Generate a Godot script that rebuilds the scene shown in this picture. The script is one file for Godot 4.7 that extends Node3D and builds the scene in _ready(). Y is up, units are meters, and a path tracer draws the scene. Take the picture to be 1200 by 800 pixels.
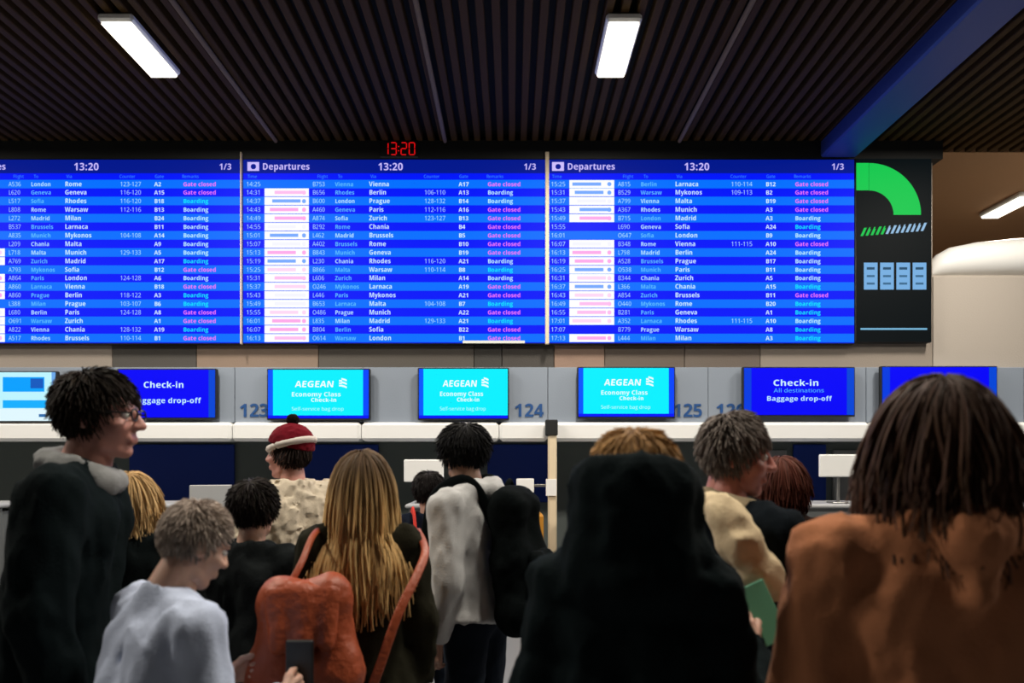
extends Node3D
# An airport check-in hall: departure boards over a row of counters, a crowd in front. y up, metres.

const EYE := 1.55                    # height of the lens
const FOCAL := 800.0                 # focal length in pixels of the 1200 x 800 frame
var taken := {}
var rng := RandomNumberGenerator.new()
var M := {}
var folds := FastNoiseLite.new()
var fonts := {}
var ts: TextServer

# ------------------------------------------------------------------ small helpers
func at(u: float, v: float, d: float) -> Vector3:
	return Vector3((u - 600.0) / FOCAL * d, EYE + (540.0 - v) / FOCAL * d, -d)

func numbered(called: String) -> String:
	var n: int = taken.get(called, 0)
	taken[called] = n + 1
	return called if n == 0 else "%s_%03d" % [called, n]

func thing(called: String, label: String, category: String, where := Vector3.ZERO, turn := 0.0, group := "") -> Node3D:
	var o := Node3D.new()
	o.name = numbered(called)
	add_child(o)
	o.position = where
	o.rotation.y = turn
	tag(o, label, category, group)
	return o

func tag(o: Node, label: String, category := "", group := "") -> void:
	o.set_meta("label", label)
	if category: o.set_meta("category", category)
	if group: o.set_meta("group", group)

func part(called: String, mesh: Mesh, m: Material, parent: Node = self, where := Vector3.ZERO) -> MeshInstance3D:
	var o := MeshInstance3D.new()
	o.name = numbered(called) if parent == self else called
	o.mesh = mesh
	o.material_override = m
	o.position = where
	o.cast_shadow = GeometryInstance3D.SHADOW_CASTING_SETTING_ON
	parent.add_child(o, true)
	return o

func struct(called: String, mesh: Mesh, m: Material, label: String, where := Vector3.ZERO) -> MeshInstance3D:
	var o := part(called, mesh, m, self, where)
	o.set_meta("kind", "structure")
	o.set_meta("label", label)
	return o

func paint(c: Color, rough := 0.8, metal := 0.0, grain := 0.0) -> StandardMaterial3D:
	var m := StandardMaterial3D.new()
	m.albedo_color = c
	m.roughness = rough
	m.metallic = metal
	if grain > 0.0:
		m.normal_enabled = true
		m.normal_texture = M.grain
		m.normal_scale = grain
		m.uv1_triplanar = true
		m.uv1_scale = Vector3.ONE * 3.0
	return m

func cloth(c: Color, sheen := 0.2) -> StandardMaterial3D:
	var m := paint(c, 0.92, 0.0, 0.5)
	m.uv1_scale = Vector3.ONE * 7.0
	m.metallic_specular = .15
	m.rim_enabled = sheen > 0.0
	m.rim = sheen
	m.rim_tint = 0.6
	return m

func glow(c: Color, energy: float) -> StandardMaterial3D:
	var m := paint(Color(0.02, 0.02, 0.02), 0.4)
	m.emission_enabled = true
	m.emission = c
	m.emission_energy_multiplier = energy
	return m

func screen_mat(im: Image, energy := 1.0) -> StandardMaterial3D:
	var m := paint(Color(0.01, 0.01, 0.01), 0.6)
	m.metallic_specular = .2
	m.emission_enabled = true
	m.emission = Color.WHITE
	m.emission_operator = BaseMaterial3D.EMISSION_OP_MULTIPLY
	m.emission_texture = ImageTexture.create_from_image(im)
	m.emission_energy_multiplier = energy
	m.texture_repeat = false
	return m

func starts() -> SurfaceTool:
	var st := SurfaceTool.new()
	st.begin(Mesh.PRIMITIVE_TRIANGLES)
	st.set_smooth_group(-1)
	return st

func poly(st: SurfaceTool, p: Array, out: Vector3) -> void:
	# a convex polygon whose front looks along out
	var n: Vector3 = (p[1] - p[0]).cross(p[2] - p[0])
	if n.dot(out) > 0.0:
		p = p.duplicate()
		p.reverse()
	for i in range(1, p.size() - 1):
		for q in [p[0], p[i], p[i + 1]]:
			st.add_vertex(q)

func add_box(st: SurfaceTool, c: Vector3, size: Vector3, bevel := 0.0, turn := Basis.IDENTITY) -> void:
	var h := size / 2.0
	var b := minf(bevel, minf(h.x, minf(h.y, h.z)) * 0.9)
	if b <= 0.0:
		for a in 3:
			for s in [-1.0, 1.0]:
				var u := (a + 1) % 3
				var w := (a + 2) % 3
				var pts := []
				for k in [[-1, -1], [1, -1], [1, 1], [-1, 1]]:
					var q := Vector3.ZERO
					q[a] = h[a] * s; q[u] = h[u] * k[0]; q[w] = h[w] * k[1]
					pts.append(c + turn * q)
				var n := Vector3.ZERO
				n[a] = s
				poly(st, pts, turn * n)
		return
	for a in 3:
		var u := (a + 1) % 3
		var w := (a + 2) % 3
		for s in [-1.0, 1.0]:
			var pts := []
			for k in [[-1, -1], [1, -1], [1, 1], [-1, 1]]:
				var q := Vector3.ZERO
				q[a] = h[a] * s; q[u] = (h[u] - b) * k[0]; q[w] = (h[w] - b) * k[1]
				pts.append(c + turn * q)
			var n := Vector3.ZERO
			n[a] = s
			poly(st, pts, turn * n)
		for s in [-1.0, 1.0]:
			for t in [-1.0, 1.0]:
				var e := []
				for k in [[0, -1], [0, 1], [1, 1], [1, -1]]:
					var q := Vector3.ZERO
					q[a] = (h[a] - b) * k[1]
					q[u] = (h[u] - (b if k[0] == 1 else 0.0)) * s
					q[w] = (h[w] - (b if k[0] == 0 else 0.0)) * t
					e.append(c + turn * q)
				var n := Vector3.ZERO
				n[u] = s; n[w] = t
				poly(st, e, turn * n)
	for sx in [-1.0, 1.0]:
		for sy in [-1.0, 1.0]:
			for sz in [-1.0, 1.0]:
				var s := Vector3(sx, sy, sz)
				poly(st, [c + turn * (s * (h - Vector3(0, b, b))), c + turn * (s * (h - Vector3(b, 0, b))), c + turn * (s * (h - Vector3(b, b, 0)))], turn * s)

func done(st: SurfaceTool) -> ArrayMesh:
	st.generate_normals()
	return st.commit()

func boxm(size: Vector3, bevel := 0.0, c := Vector3.ZERO) -> ArrayMesh:
	var st := starts()
	add_box(st, c, size, bevel)
	return done(st)

func panel(w: float, h: float) -> ArrayMesh:
	# an upright face towards +z, with texture coordinates
	var st := SurfaceTool.new()
	st.begin(Mesh.PRIMITIVE_TRIANGLES)
	for k in [[-1, -1], [-1, 1], [1, 1], [-1, -1], [1, 1], [1, -1]]:
		st.set_normal(Vector3(0, 0, 1))
		st.set_uv(Vector2(0.5 + 0.5 * k[0], 0.5 - 0.5 * k[1]))
		st.add_vertex(Vector3(w / 2 * k[0], h / 2 * k[1], 0))
	return st.commit()

class Net:
	# triangles with shared corners and averaged normals
	var v := PackedVector3Array()
	var n := PackedVector3Array()
	var c := PackedColorArray()
	var i := PackedInt32Array()
	func quad(a: int, b: int, d: int, e: int) -> void:
		i.append_array([a, b, d, a, d, e])
	func add(o: Net, t: Transform3D, mirror := false) -> void:
		var base := v.size()
		for k in o.v.size():
			v.append(t * o.v[k])
		if o.c.size():
			c.append_array(o.c)
		if mirror:
			for k in range(0, o.i.size(), 3):
				i.append_array([o.i[k] + base, o.i[k + 2] + base, o.i[k + 1] + base])
		else:
			for k in o.i:
				i.append(k + base)
	func mesh() -> ArrayMesh:
		n.resize(v.size())
		n.fill(Vector3.ZERO)
		for k in range(0, i.size(), 3):
			var a := v[i[k]]
			var f := (v[i[k + 2]] - a).cross(v[i[k + 1]] - a)     # clockwise fronts
			for j in 3:
				n[i[k + j]] += f
		for k in n.size():
			n[k] = n[k].normalized() if n[k].length_squared() > 0.0 else Vector3.UP
		var arr := []
		arr.resize(Mesh.ARRAY_MAX)
		arr[Mesh.ARRAY_VERTEX] = v
		arr[Mesh.ARRAY_NORMAL] = n
		if c.size() == v.size():
			arr[Mesh.ARRAY_COLOR] = c
		arr[Mesh.ARRAY_INDEX] = i
		var m := ArrayMesh.new()
		m.add_surface_from_arrays(Mesh.PRIMITIVE_TRIANGLES, arr)
		return m

func tint(o: Net, c: Color) -> void:
	while o.c.size() < o.v.size():
		o.c.append(c)

func add_tube(o: Net, path: PackedVector3Array, r0: float, r1: float, sides := 8, flat := 1.0, up := Vector3(0.13, 0.2, 0.97), caps := true) -> void:
	var base := o.v.size()
	var m := path.size()
	for k in m:
		var d := (path[mini(k + 1, m - 1)] - path[maxi(k - 1, 0)]).normalized()
		var x := d.cross(up).normalized()
		var y := x.cross(d)
		var r := lerpf(r0, r1, float(k) / (m - 1))
		for s in sides:
			var a := TAU * s / sides
			o.v.append(path[k] + (x * cos(a) + y * sin(a) * flat) * r)
	for k in m - 1:
		for s in sides:
			var s2 := (s + 1) % sides
			o.quad(base + k * sides + s, base + (k + 1) * sides + s, base + (k + 1) * sides + s2, base + k * sides + s2)
	if caps:
		for e in [0, m - 1]:
			var mid := o.v.size()
			o.v.append(path[e])
			for s in sides:
				var a: int = base + e * sides + s
				var b: int = base + e * sides + (s + 1) % sides
				o.i.append_array([mid, a, b] if e == 0 else [mid, b, a])

func tube(path: PackedVector3Array, r0: float, r1: float, sides := 12, flat := 1.0, up := Vector3(0.13, 0.2, 0.97)) -> ArrayMesh:
	var o := Net.new()
	add_tube(o, path, r0, r1, sides, flat, up)
	return o.mesh()

func lathe(profile: Array, sides := 24) -> ArrayMesh:
	# profile of Vector2(radius, height) from bottom to top, round y
	var o := Net.new()
	for p in profile:
		for s in sides:
			var a := TAU * s / sides
			o.v.append(Vector3(p.x * cos(a), p.y, p.x * sin(a)))
	for k in profile.size() - 1:
		for s in sides:
			var s2 := (s + 1) % sides
			o.quad(k * sides + s, (k) * sides + s2, (k + 1) * sides + s2, (k + 1) * sides + s)
	return o.mesh()

func smooth(path: Array, steps := 6) -> PackedVector3Array:
	var c := Curve3D.new()
	c.bake_interval = 0.01
	for k in path.size():
		var t: Vector3 = (path[mini(k + 1, path.size() - 1)] - path[maxi(k - 1, 0)]) / 6.0
		c.add_point(path[k], -t, t)
	var r := PackedVector3Array()
	var n := (path.size() - 1) * steps
	for k in n + 1:
		r.append(c.sample_baked(c.get_baked_length() * k / n, true))
	return r

# ------------------------------------------------------------------ rounded bodies: distance fields meshed as surface nets
# shapes: ["c", a, b, ra, rb, flat_a, flat_b] a tapered capsule; ["e", centre, radii] an ellipsoid; ["-e", centre, radii] taken away; ["p", point, normal] cut off what lies on the normal's side
func dist(s: Array, p: Vector3) -> float:
	if s[0] == "c":
		var ab: Vector3 = s[2] - s[1]
		var h: float = (p - s[1]).dot(ab) / ab.length_squared()
		var hc := clampf(h, 0.0, 1.0)
		var d: float = (p - s[1] - ab * hc).length() - lerpf(s[3], s[4], hc)
		if s.size() > 5:
			if s[5]: d = maxf(d, -h * ab.length())
			if s[6]: d = maxf(d, (h - 1.0) * ab.length())
		return d
	var q: Vector3 = p - s[1]
	var r: Vector3 = s[2]
	var k0 := (q / r).length()
	var k1 := (q / (r * r)).length()
	return k0 * (k0 - 1.0) / maxf(k1, 1e-6) if k0 > 1e-4 else -minf(r.x, minf(r.y, r.z))

func nets(shapes: Array, cell: float, k: float, wrinkle := 0.0, scale := Vector3.ONE, quilt := 0.0) -> Net:
	var lo := Vector3.ONE * 1e9
	var hi := -lo
	var spans := []
	for s in shapes:
		var a: Vector3
		var b: Vector3
		if s[0] == "c":
			var r: float = maxf(s[3], s[4])
			a = s[1].min(s[2]) - Vector3.ONE * r
			b = s[1].max(s[2]) + Vector3.ONE * r
		elif s[0] == "p":
			spans.append(null)
			continue
		else:
			a = s[1] - s[2]
			b = s[1] + s[2]
		var g := Vector3.ONE * (k + cell * 3.0)
		spans.append([a - g, b + g])
		if s[0] != "-e":
			lo = lo.min(a - g)
			hi = hi.max(b + g)
	var nx := int((hi.x - lo.x) / cell) + 2
	var ny := int((hi.y - lo.y) / cell) + 2
	var nz := int((hi.z - lo.z) / cell) + 2
	var f := PackedFloat32Array()
	f.resize(nx * ny * nz)
	f.fill(1.0)
	for si in shapes.size():
		var s: Array = shapes[si]
		var x0 := 0; var y0 := 0; var z0 := 0
		var x1 := nx - 1; var y1 := ny - 1; var z1 := nz - 1
		if spans[si] != null:
			var a: Vector3 = ((spans[si][0] - lo) / cell).floor()
			var b: Vector3 = ((spans[si][1] - lo) / cell).ceil()
			x0 = maxi(x0, int(a.x)); y0 = maxi(y0, int(a.y)); z0 = maxi(z0, int(a.z))
			x1 = mini(x1, int(b.x)); y1 = mini(y1, int(b.y)); z1 = mini(z1, int(b.z))
		var kind: String = s[0]
		for z in range(z0, z1 + 1):
			for y in range(y0, y1 + 1):
				var row := (z * ny + y) * nx
				for x in range(x0, x1 + 1):
					var p := lo + Vector3(x, y, z) * cell
					var now := f[row + x]
					if kind == "p":
						if now < 0.2:
							f[row + x] = maxf(now, (p - s[1]).dot(s[2]))
						continue
					if kind == "-e":
						if now < 0.1:
							var e := -dist(s, p)
							var h := maxf(k - absf(now - e), 0.0) / k
							f[row + x] = maxf(now, e) + h * h * k * 0.25
						continue
					var d := dist(s, p)
					var hh := maxf(k - absf(now - d), 0.0) / k
					f[row + x] = minf(now, d) - hh * hh * k * 0.25
	var lim := cell * 3.0
	if wrinkle > 0.0:
		for z in nz:
			for y in ny:
				var row := (z * ny + y) * nx
				for x in nx:
					if absf(f[row + x]) < lim:
						var p := lo + Vector3(x, y, z) * cell
						f[row + x] += wrinkle * folds.get_noise_3dv(p * scale)
						if quilt > 0.0:      # stitched padding
							f[row + x] += quilt * (1.0 - sqrt(absf(sin(p.y * 28.0 + sin(p.x * 9.0) * .25))))
	var o := Net.new()
	var ids := PackedInt32Array()
	ids.resize(nx * ny * nz)
	ids.fill(-1)
	var off := [0, 1, nx, nx + 1, nx * ny, nx * ny + 1, nx * ny + nx, nx * ny + nx + 1]
	var corner := [Vector3(0, 0, 0), Vector3(1, 0, 0), Vector3(0, 1, 0), Vector3(1, 1, 0), Vector3(0, 0, 1), Vector3(1, 0, 1), Vector3(0, 1, 1), Vector3(1, 1, 1)]
	var edges := [[0, 1], [2, 3], [4, 5], [6, 7], [0, 2], [1, 3], [4, 6], [5, 7], [0, 4], [1, 5], [2, 6], [3, 7]]
	for z in nz - 1:
		for y in ny - 1:
			var row := (z * ny + y) * nx
			for x in nx - 1:
				var at0 := row + x
				if absf(f[at0]) > lim:
					continue
				var sum := Vector3.ZERO
				var count := 0
				for e in edges:
					var fa := f[at0 + off[e[0]]]
					var fb := f[at0 + off[e[1]]]
					if (fa < 0.0) != (fb < 0.0):
						sum += corner[e[0]].lerp(corner[e[1]], fa / (fa - fb))
						count += 1
				if count:
					ids[at0] = o.v.size()
					o.v.append(lo + (Vector3(x, y, z) + sum / count) * cell)
	var sx := 1
	var sy := nx
	var sz := nx * ny
	for z in range(1, nz - 1):
		for y in range(1, ny - 1):
			var row := (z * ny + y) * nx
			for x in range(1, nx - 1):
				var q := row + x
				if absf(f[q]) > lim:
					continue
				var inside := f[q] < 0.0
				for e in [[sx, sy, sz], [sy, sz, sx], [sz, sx, sy]]:
					if (f[q + e[0]] < 0.0) == inside:
						continue
					var a := ids[q]
					var b := ids[q - e[1]]
					var c := ids[q - e[1] - e[2]]
					var d := ids[q - e[2]]
					if a < 0 or b < 0 or c < 0 or d < 0:
						continue
					if inside:
						o.quad(a, d, c, b)
					else:
						o.quad(a, b, c, d)
	return o

# ------------------------------------------------------------------ lettering drawn into pictures of screens
func font_rid(bold: bool) -> RID:
	if not fonts.has(bold):
		var f := SystemFont.new()
		f.font_names = PackedStringArray(["Droid Sans"])
		f.font_weight = 700 if bold else 400
		fonts[bold] = f
	return fonts[bold].get_rids()[0]

func write(im: Image, words: String, x: float, base: float, size: int, c: Color, bold := false, centre := false, slant := 0.0) -> float:
	var r := font_rid(bold)
	var sz := Vector2i(size, 0)
	var width := 0.0
	var glyphs := []
	for k in words.length():
		var g := ts.font_get_glyph_index(r, size, words.unicode_at(k), 0)
		ts.font_render_glyph(r, sz, g)
		glyphs.append(g)
		width += ts.font_get_glyph_advance(r, size, g).x
	if centre:
		x -= width / 2.0
	for g in glyphs:
		var page := ts.font_get_glyph_texture_idx(r, sz, g)
		if page >= 0:
			var src := ts.font_get_texture_image(r, sz, page)
			var uv := ts.font_get_glyph_uv_rect(r, sz, g)
			var o := ts.font_get_glyph_offset(r, sz, g)
			for j in int(uv.size.y):
				for i in int(uv.size.x):
					var p := src.get_pixel(int(uv.position.x) + i, int(uv.position.y) + j)
					var a := p.a
					var py := int(base + o.y + j)
					var px := int(x + o.x + i + slant * (base - py))
					if a > 0.02 and px >= 0 and py >= 0 and px < im.get_width() and py < im.get_height():
						im.set_pixel(px, py, im.get_pixel(px, py).lerp(c, a))
		x += ts.font_get_glyph_advance(r, size, g).x
	return width

func ring(im: Image, c: Vector2, r0: float, r1: float, a0: float, a1: float, col: Color) -> void:
	for y in range(maxi(0, int(c.y - r1)), mini(im.get_height(), int(c.y + r1) + 1)):
		for x in range(maxi(0, int(c.x - r1)), mini(im.get_width(), int(c.x + r1) + 1)):
			var d := Vector2(x, y) - c
			var l := d.length()
			var a := fposmod(rad_to_deg(d.angle()), 360.0)
			if l >= r0 and l <= r1 and a >= a0 and a <= a1:
				im.set_pixel(x, y, col)

func blank(w: int, h: int, c: Color) -> Image:
	var im := Image.create(w, h, false, Image.FORMAT_RGB8)
	im.fill(c)
	return im

# ------------------------------------------------------------------ people
var head_net: Net
var hand_nets := {}

func make_head() -> void:
	# centre of the skull at the origin, face towards -z
	var s := [
		["e", Vector3(0, .035, .012), Vector3(.075, .083, .094)],
		["e", Vector3(0, -.035, -.03), Vector3(.058, .082, .064)],
		["c", Vector3(0, -.095, -.062), Vector3(0, -.10, -.068), .022, .019],
		["c", Vector3(-.04, -.085, -.02), Vector3(-.012, -.10, -.06), .02, .018],
		["c", Vector3(.04, -.085, -.02), Vector3(.012, -.10, -.06), .02, .018],
		["c", Vector3(-.036, .022, -.080), Vector3(.036, .022, -.080), .011, .011],
		["e", Vector3(-.036, -.03, -.062), Vector3(.026, .024, .026)],
		["e", Vector3(.036, -.03, -.062), Vector3(.026, .024, .026)],
		["c", Vector3(0, .012, -.092), Vector3(0, -.028, -.112), .007, .013],
		["e", Vector3(-.013, -.031, -.100), Vector3(.009, .008, .011)],
		["e", Vector3(.013, -.031, -.100), Vector3(.009, .008, .011)],
		["c", Vector3(-.02, -.063, -.088), Vector3(.02, -.063, -.088), .006, .006],
		["c", Vector3(-.018, -.072, -.087), Vector3(.018, -.072, -.087), .0065, .0065],
		["c", Vector3(0, -.05, .012), Vector3(0, -.16, .03), .056, .056],
		["-e", Vector3(-.031, .002, -.098), Vector3(.016, .011, .016)],
		["-e", Vector3(.031, .002, -.098), Vector3(.016, .011, .016)],
		["e", Vector3(-.079, -.008, .012), Vector3(.009, .031, .018)],
		["e", Vector3(.079, -.008, .012), Vector3(.009, .031, .018)],
		["-e", Vector3(-.087, -.004, .010), Vector3(.007, .017, .009)],
		["-e", Vector3(.087, -.004, .010), Vector3(.007, .017, .009)],
	]
	head_net = nets(s, .005, .012)

func head_for(skin: Color) -> Net:
	var o := Net.new()
	o.add(head_net, Transform3D())
	var lip := skin.lerp(Color(.35, .08, .07), .45)
	for p in o.v:
		var c := skin
		if p.z < -.08 and absf(p.x) < .025 and p.y < -.055 and p.y > -.08:
			c = lip
		elif p.z < -.07 and absf(absf(p.x) - .03) < .02 and absf(p.y - .027) < .006:
			c = skin.lerp(Color(.05, .03, .02), .7)
		o.c.append(c)
	for sx in [-1.0, 1.0]:
		for e in [[.0125, Vector3(0, 0, 0), Color(.75, .73, .7)], [.007, Vector3(0, 0, -.0068), Color(.05, .03, .02)]]:
			var ball := Net.new()
			for j in 7:
				for k in 10:
					var la := PI * (j / 6.0 - .5)
					ball.v.append(Vector3(cos(la) * cos(TAU * k / 10), sin(la), cos(la) * sin(TAU * k / 10)) * e[0])
			for j in 6:
				for k in 10:
					ball.quad(j * 10 + k, j * 10 + (k + 1) % 10, (j + 1) * 10 + (k + 1) % 10, (j + 1) * 10 + k)
			tint(ball, e[2])
			o.add(ball, Transform3D(Basis(), Vector3(.031 * sx, .003, -.0785) + e[1]))
	return o

func make_hand(kind: String) -> void:
	# right hand: wrist at the origin, fingers along -y, thumb on the -z side, palm towards -x
	var curl: Array = {"relaxed": [18.0, 28.0, 20.0], "grip": [55.0, 75.0, 45.0]}[kind]
	var s := [["c", Vector3(0, .03, 0), Vector3(0, -.01, 0), .025, .024]]
	var zs := [-.030, -.010, .010, .028]
	var ln := [.072, .080, .075, .058]
	for f in 4:
		var knuckle := Vector3(0, -.088 + .004 * absf(f - 1.0), zs[f])
		s.append(["c", Vector3(0, -.012, zs[f] * .6), knuckle, .0135, .0115])
		var p := knuckle
		var a := 0.0
		for j in 3:
			a += deg_to_rad(curl[j] + f * 3.0)
			var q: Vector3 = p + Vector3(-sin(a), -cos(a), zs[f] * .12) * (ln[f] * [.45, .31, .24][j])
			s.append(["c", p, q, .0092 - .001 * j, .0086 - .001 * j])
			p = q
	var t := [Vector3(0, -.022, -.022), Vector3(-.012, -.052, -.046), Vector3(-.022, -.078, -.052), Vector3(-.030, -.100, -.050)]
	for j in 3:
		s.append(["c", t[j], t[j + 1], .0145 - .002 * j, .0122 - .002 * j])
	hand_nets[kind] = nets(s, .0035, .006)

func strands(o: Net, rooted: Array, heading: Callable, length: float, obstacles: Array, colour: Callable, r: float, step := .03, spread := .2) -> void:
	# locks of hair as tapered three-sided tubes that fall and lie on what is below them
	for root in rooted:
		var p: Vector3 = root
		var d: Vector3 = heading.call(root)
		var path := PackedVector3Array([p])
		var l := length * rng.randf_range(.75, 1.05)
		var n := maxi(3, int(l / step))
		var wave := rng.randf() * TAU
		for k in n:
			d = (d + Vector3(0, -.5, 0) * (1.0 if length > .1 else .2)).normalized()
			var w := Vector3(sin(wave + k * .7), 0, cos(wave * 1.7 + k * .6)) * spread * (float(k) / n)
			p += (d + w).normalized() * (l / n)
			for s in obstacles:
				var e := dist(s, p)
				if e < .007:
					var g := Vector3(dist(s, p + Vector3(.004, 0, 0)) - e, dist(s, p + Vector3(0, .004, 0)) - e, dist(s, p + Vector3(0, 0, .004)) - e)
					if g.length_squared() > 0.0:
						p += g.normalized() * (.007 - e)
			path.append(p)
			d = (path[k + 1] - path[k]).normalized()
		var base := o.v.size()
		var side := Vector3(rng.randf_range(-1, 1), rng.randf_range(-.2, .2), rng.randf_range(-1, 1)).normalized()
		add_tube(o, path, r * rng.randf_range(.8, 1.2), r * .35, 3, .6, side, false)
		var shade := rng.randf()
		for k in range(base, o.v.size()):
			o.c.append(colour.call(float(k - base) / (o.v.size() - base), shade))

func person(label: String, o: Dictionary) -> Dictionary:
	var H: float = o.height
	var S := H / 1.75
	var root := thing("person", label, "person", o.at, o.get("yaw", 0.0))
	var lean: float = deg_to_rad(o.get("lean", 4.0))
	var tilt := Transform3D(Basis(Vector3.RIGHT, -lean), Vector3.ZERO)
	var J := func(p: Vector3) -> Vector3:
		if p.y > .95:
			p = Vector3(0, .95, 0) + tilt * (p - Vector3(0, .95, 0))
		return p * S
	var wide: float = o.get("wide", 1.0)
	var hp: Vector3 = J.call(Vector3(0, 1.633, -.01))
	var headt := Transform3D(Basis.from_euler(Vector3(deg_to_rad(-o.get("nod", 0.0)), deg_to_rad(o.get("look", 0.0)), deg_to_rad(o.get("cock", 0.0)))) * S, hp)
	# arms: [upper direction, forearm direction, hand kind]
	var arms: Array = o.get("arms", [[Vector3(.20, -1, .05), Vector3(.0, -1, -.2), "relaxed"], [Vector3(.20, -1, .05), Vector3(.0, -1, -.2), "relaxed"]])
	var joints := []
	for k in 2:
		var sx := 1.0 if k == 0 else -1.0
		var m := Vector3(sx, 1, 1)
		var sh: Vector3 = J.call(Vector3(.192 * wide * sx, 1.405, .012))
		var el: Vector3 = sh + (arms[k][0] * m).normalized() * .29 * S
		var wr: Vector3 = el + (arms[k][1] * m).normalized() * .25 * S
		joints.append([sh, el, wr])
	# body
	var body := [
		["c", J.call(Vector3(-.07 * wide, .98, 0)), J.call(Vector3(-.08 * wide, 1.31, 0)), .088 * S, .085 * S],
		["c", J.call(Vector3(.07 * wide, .98, 0)), J.call(Vector3(.08 * wide, 1.31, 0)), .088 * S, .085 * S],
		["c", J.call(Vector3(0, 1.38, .015)), J.call(Vector3(0, 1.54, .01)), .075 * S, .052 * S],
	]
	for k in 2:
		var sx := 1.0 if k == 0 else -1.0
		var j: Array = joints[k]
		body.append(["c", J.call(Vector3(.09 * sx * wide, 1.39, .01)), j[0], .052 * S, .046 * S])
		body.append(["c", j[0], j[1], .043 * S, .033 * S])
		body.append(["c", j[1], j[2], .034 * S, .024 * S])
		body.append(["c", Vector3(.085 * sx, .92, 0) * S, Vector3(.095 * sx, .50, -.012) * S, .085 * S, .055 * S])
		body.append(["c", Vector3(.095 * sx, .50, -.012) * S, Vector3(.1 * sx, .085, .025) * S, .053 * S, .036 * S])
		body.append(["c", Vector3(.1 * sx, .05, .04) * S, Vector3(.115 * sx, .035, -.13) * S, .036 * S, .028 * S])
	var net := nets(body, .016, .05)
	tint(net, o.skin)
	net.add(head_for(o.skin), headt)
	for k in 2:
		var f: Vector3 = (arms[k][1] * Vector3(1.0 if k == 0 else -1.0, 1, 1)).normalized()
		var thumb := Vector3(0, 0, -1) if absf(f.y) > .75 else Vector3(0, 1, 0)
		thumb = (thumb - f * thumb.dot(f)).normalized()
		var b := Basis((-f).cross(-thumb), -f, -thumb)
		if k == 1:
			b = Basis(-b.x, b.y, b.z)
		var hn: Net = hand_nets[arms[k][2]]
		var tinted := Net.new()
		tinted.add(hn, Transform3D())
		tint(tinted, o.skin)
		net.add(tinted, Transform3D(b * S, joints[k][2]), k == 1)
	part("body", net.mesh(), M.skin, root)
	# clothes
	var t: float = o.get("thick", .022)
	var hem: float = o.get("hem", .86)
	var bust := .098 + t * .85
	var coat := [
		["c", J.call(Vector3(-.058 * wide, 1.02, 0)), J.call(Vector3(-.078 * wide, 1.33, .004)), (bust - .004) * S, bust * S],
		["c", J.call(Vector3(.058 * wide, 1.02, 0)), J.call(Vector3(.078 * wide, 1.33, .004)), (bust - .004) * S, bust * S],
		["c", Vector3(-.072 * wide, hem, .0) * S, Vector3(-.058 * wide, 1.04, 0) * S, (bust + .03 + (.9 - hem) * .08) * S, bust * S, true, false],
		["c", Vector3(.072 * wide, hem, .0) * S, Vector3(.058 * wide, 1.04, 0) * S, (bust + .03 + (.9 - hem) * .08) * S, bust * S, true, false],
		["c", J.call(Vector3(0, 1.39, .012)), J.call(Vector3(0, 1.40 + o.get("collar", .10), .012)), (.088 + t * .7) * S, (.070 + t * .5) * S, false, true],
	]
	for k in 2:
		var sx := 1.0 if k == 0 else -1.0
		var j: Array = joints[k]
		coat.append(["c", J.call(Vector3(.06 * sx * wide, 1.43, .012)), j[0], (.052 + t * .6) * S, (.056 + t * .6) * S])
		coat.append(["c", j[0], j[1], (.056 + t * .75) * S, (.046 + t * .75) * S])
		coat.append(["c", j[1], j[2], (.046 + t * .75) * S, (.034 + t * .7) * S, false, true])
	if o.get("hood", "") == "down":
		coat.append(["c", J.call(Vector3(-.075, 1.465, .055)), J.call(Vector3(0, 1.455, .115)), .052 * S, .062 * S])
		coat.append(["c", J.call(Vector3(.075, 1.465, .055)), J.call(Vector3(0, 1.455, .115)), .052 * S, .062 * S])
		coat.append(["c", J.call(Vector3(0, 1.45, .115)), J.call(Vector3(0, 1.36, .135)), .06 * S, .03 * S])
	elif o.get("hood", "") == "high":
		coat.append(["e", headt * Vector3(0, -.03, .05), Vector3(.158, .165, .14) * S])
		coat.append(["c", J.call(Vector3(-.05, 1.44, .04)), J.call(Vector3(.05, 1.44, .04)), .135 * S, .135 * S])
		coat.append(["-e", headt * Vector3(0, -.02, -.10), Vector3(.10, .18, .14) * S])
		coat.append(["p", headt * Vector3(0, o.get("hood_top", .06), .0), headt.basis.y.normalized().lerp(-headt.basis.z.normalized(), .2).normalized()])
	part(o.get("wear", "jacket"), nets(coat, .0125, .02, o.get("wrinkle", .017), o.get("weave", Vector3(1.5, .65, 1.5)), o.get("quilt", 0.0)).mesh(), o.top, root)
	var legs := [["c", Vector3(-.06, .95, 0) * S, Vector3(.06, .95, 0) * S, .11 * S, .11 * S]]
	var feet := []
	for k in 2:
		var sx := 1.0 if k == 0 else -1.0
		legs.append(["c", Vector3(.085 * sx, .90, 0) * S, Vector3(.097 * sx, .50, -.012) * S, .1 * S, .07 * S])
		legs.append(["c", Vector3(.097 * sx, .50, -.012) * S, Vector3(.1 * sx, .07, .022) * S, .07 * S, .058 * S, false, true])
		feet.append(["c", Vector3(.1 * sx, .055, .045) * S, Vector3(.115 * sx, .045, -.14) * S, .046 * S, .040 * S])
		feet.append(["c", Vector3(.1 * sx, .06, .03) * S, Vector3(.1 * sx, .11, .025) * S, .044 * S, .042 * S])
		feet.append(["p", Vector3(0, .002, 0), Vector3(0, -1, 0)])
	part("trousers", nets(legs, .016, .03, .01).mesh(), o.get("legs", M.denim), root)
	part("shoes", nets(feet, .012, .02).mesh(), M.shoe, root)
	# hair
	var kind: String = o.get("hair", "short")
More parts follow.
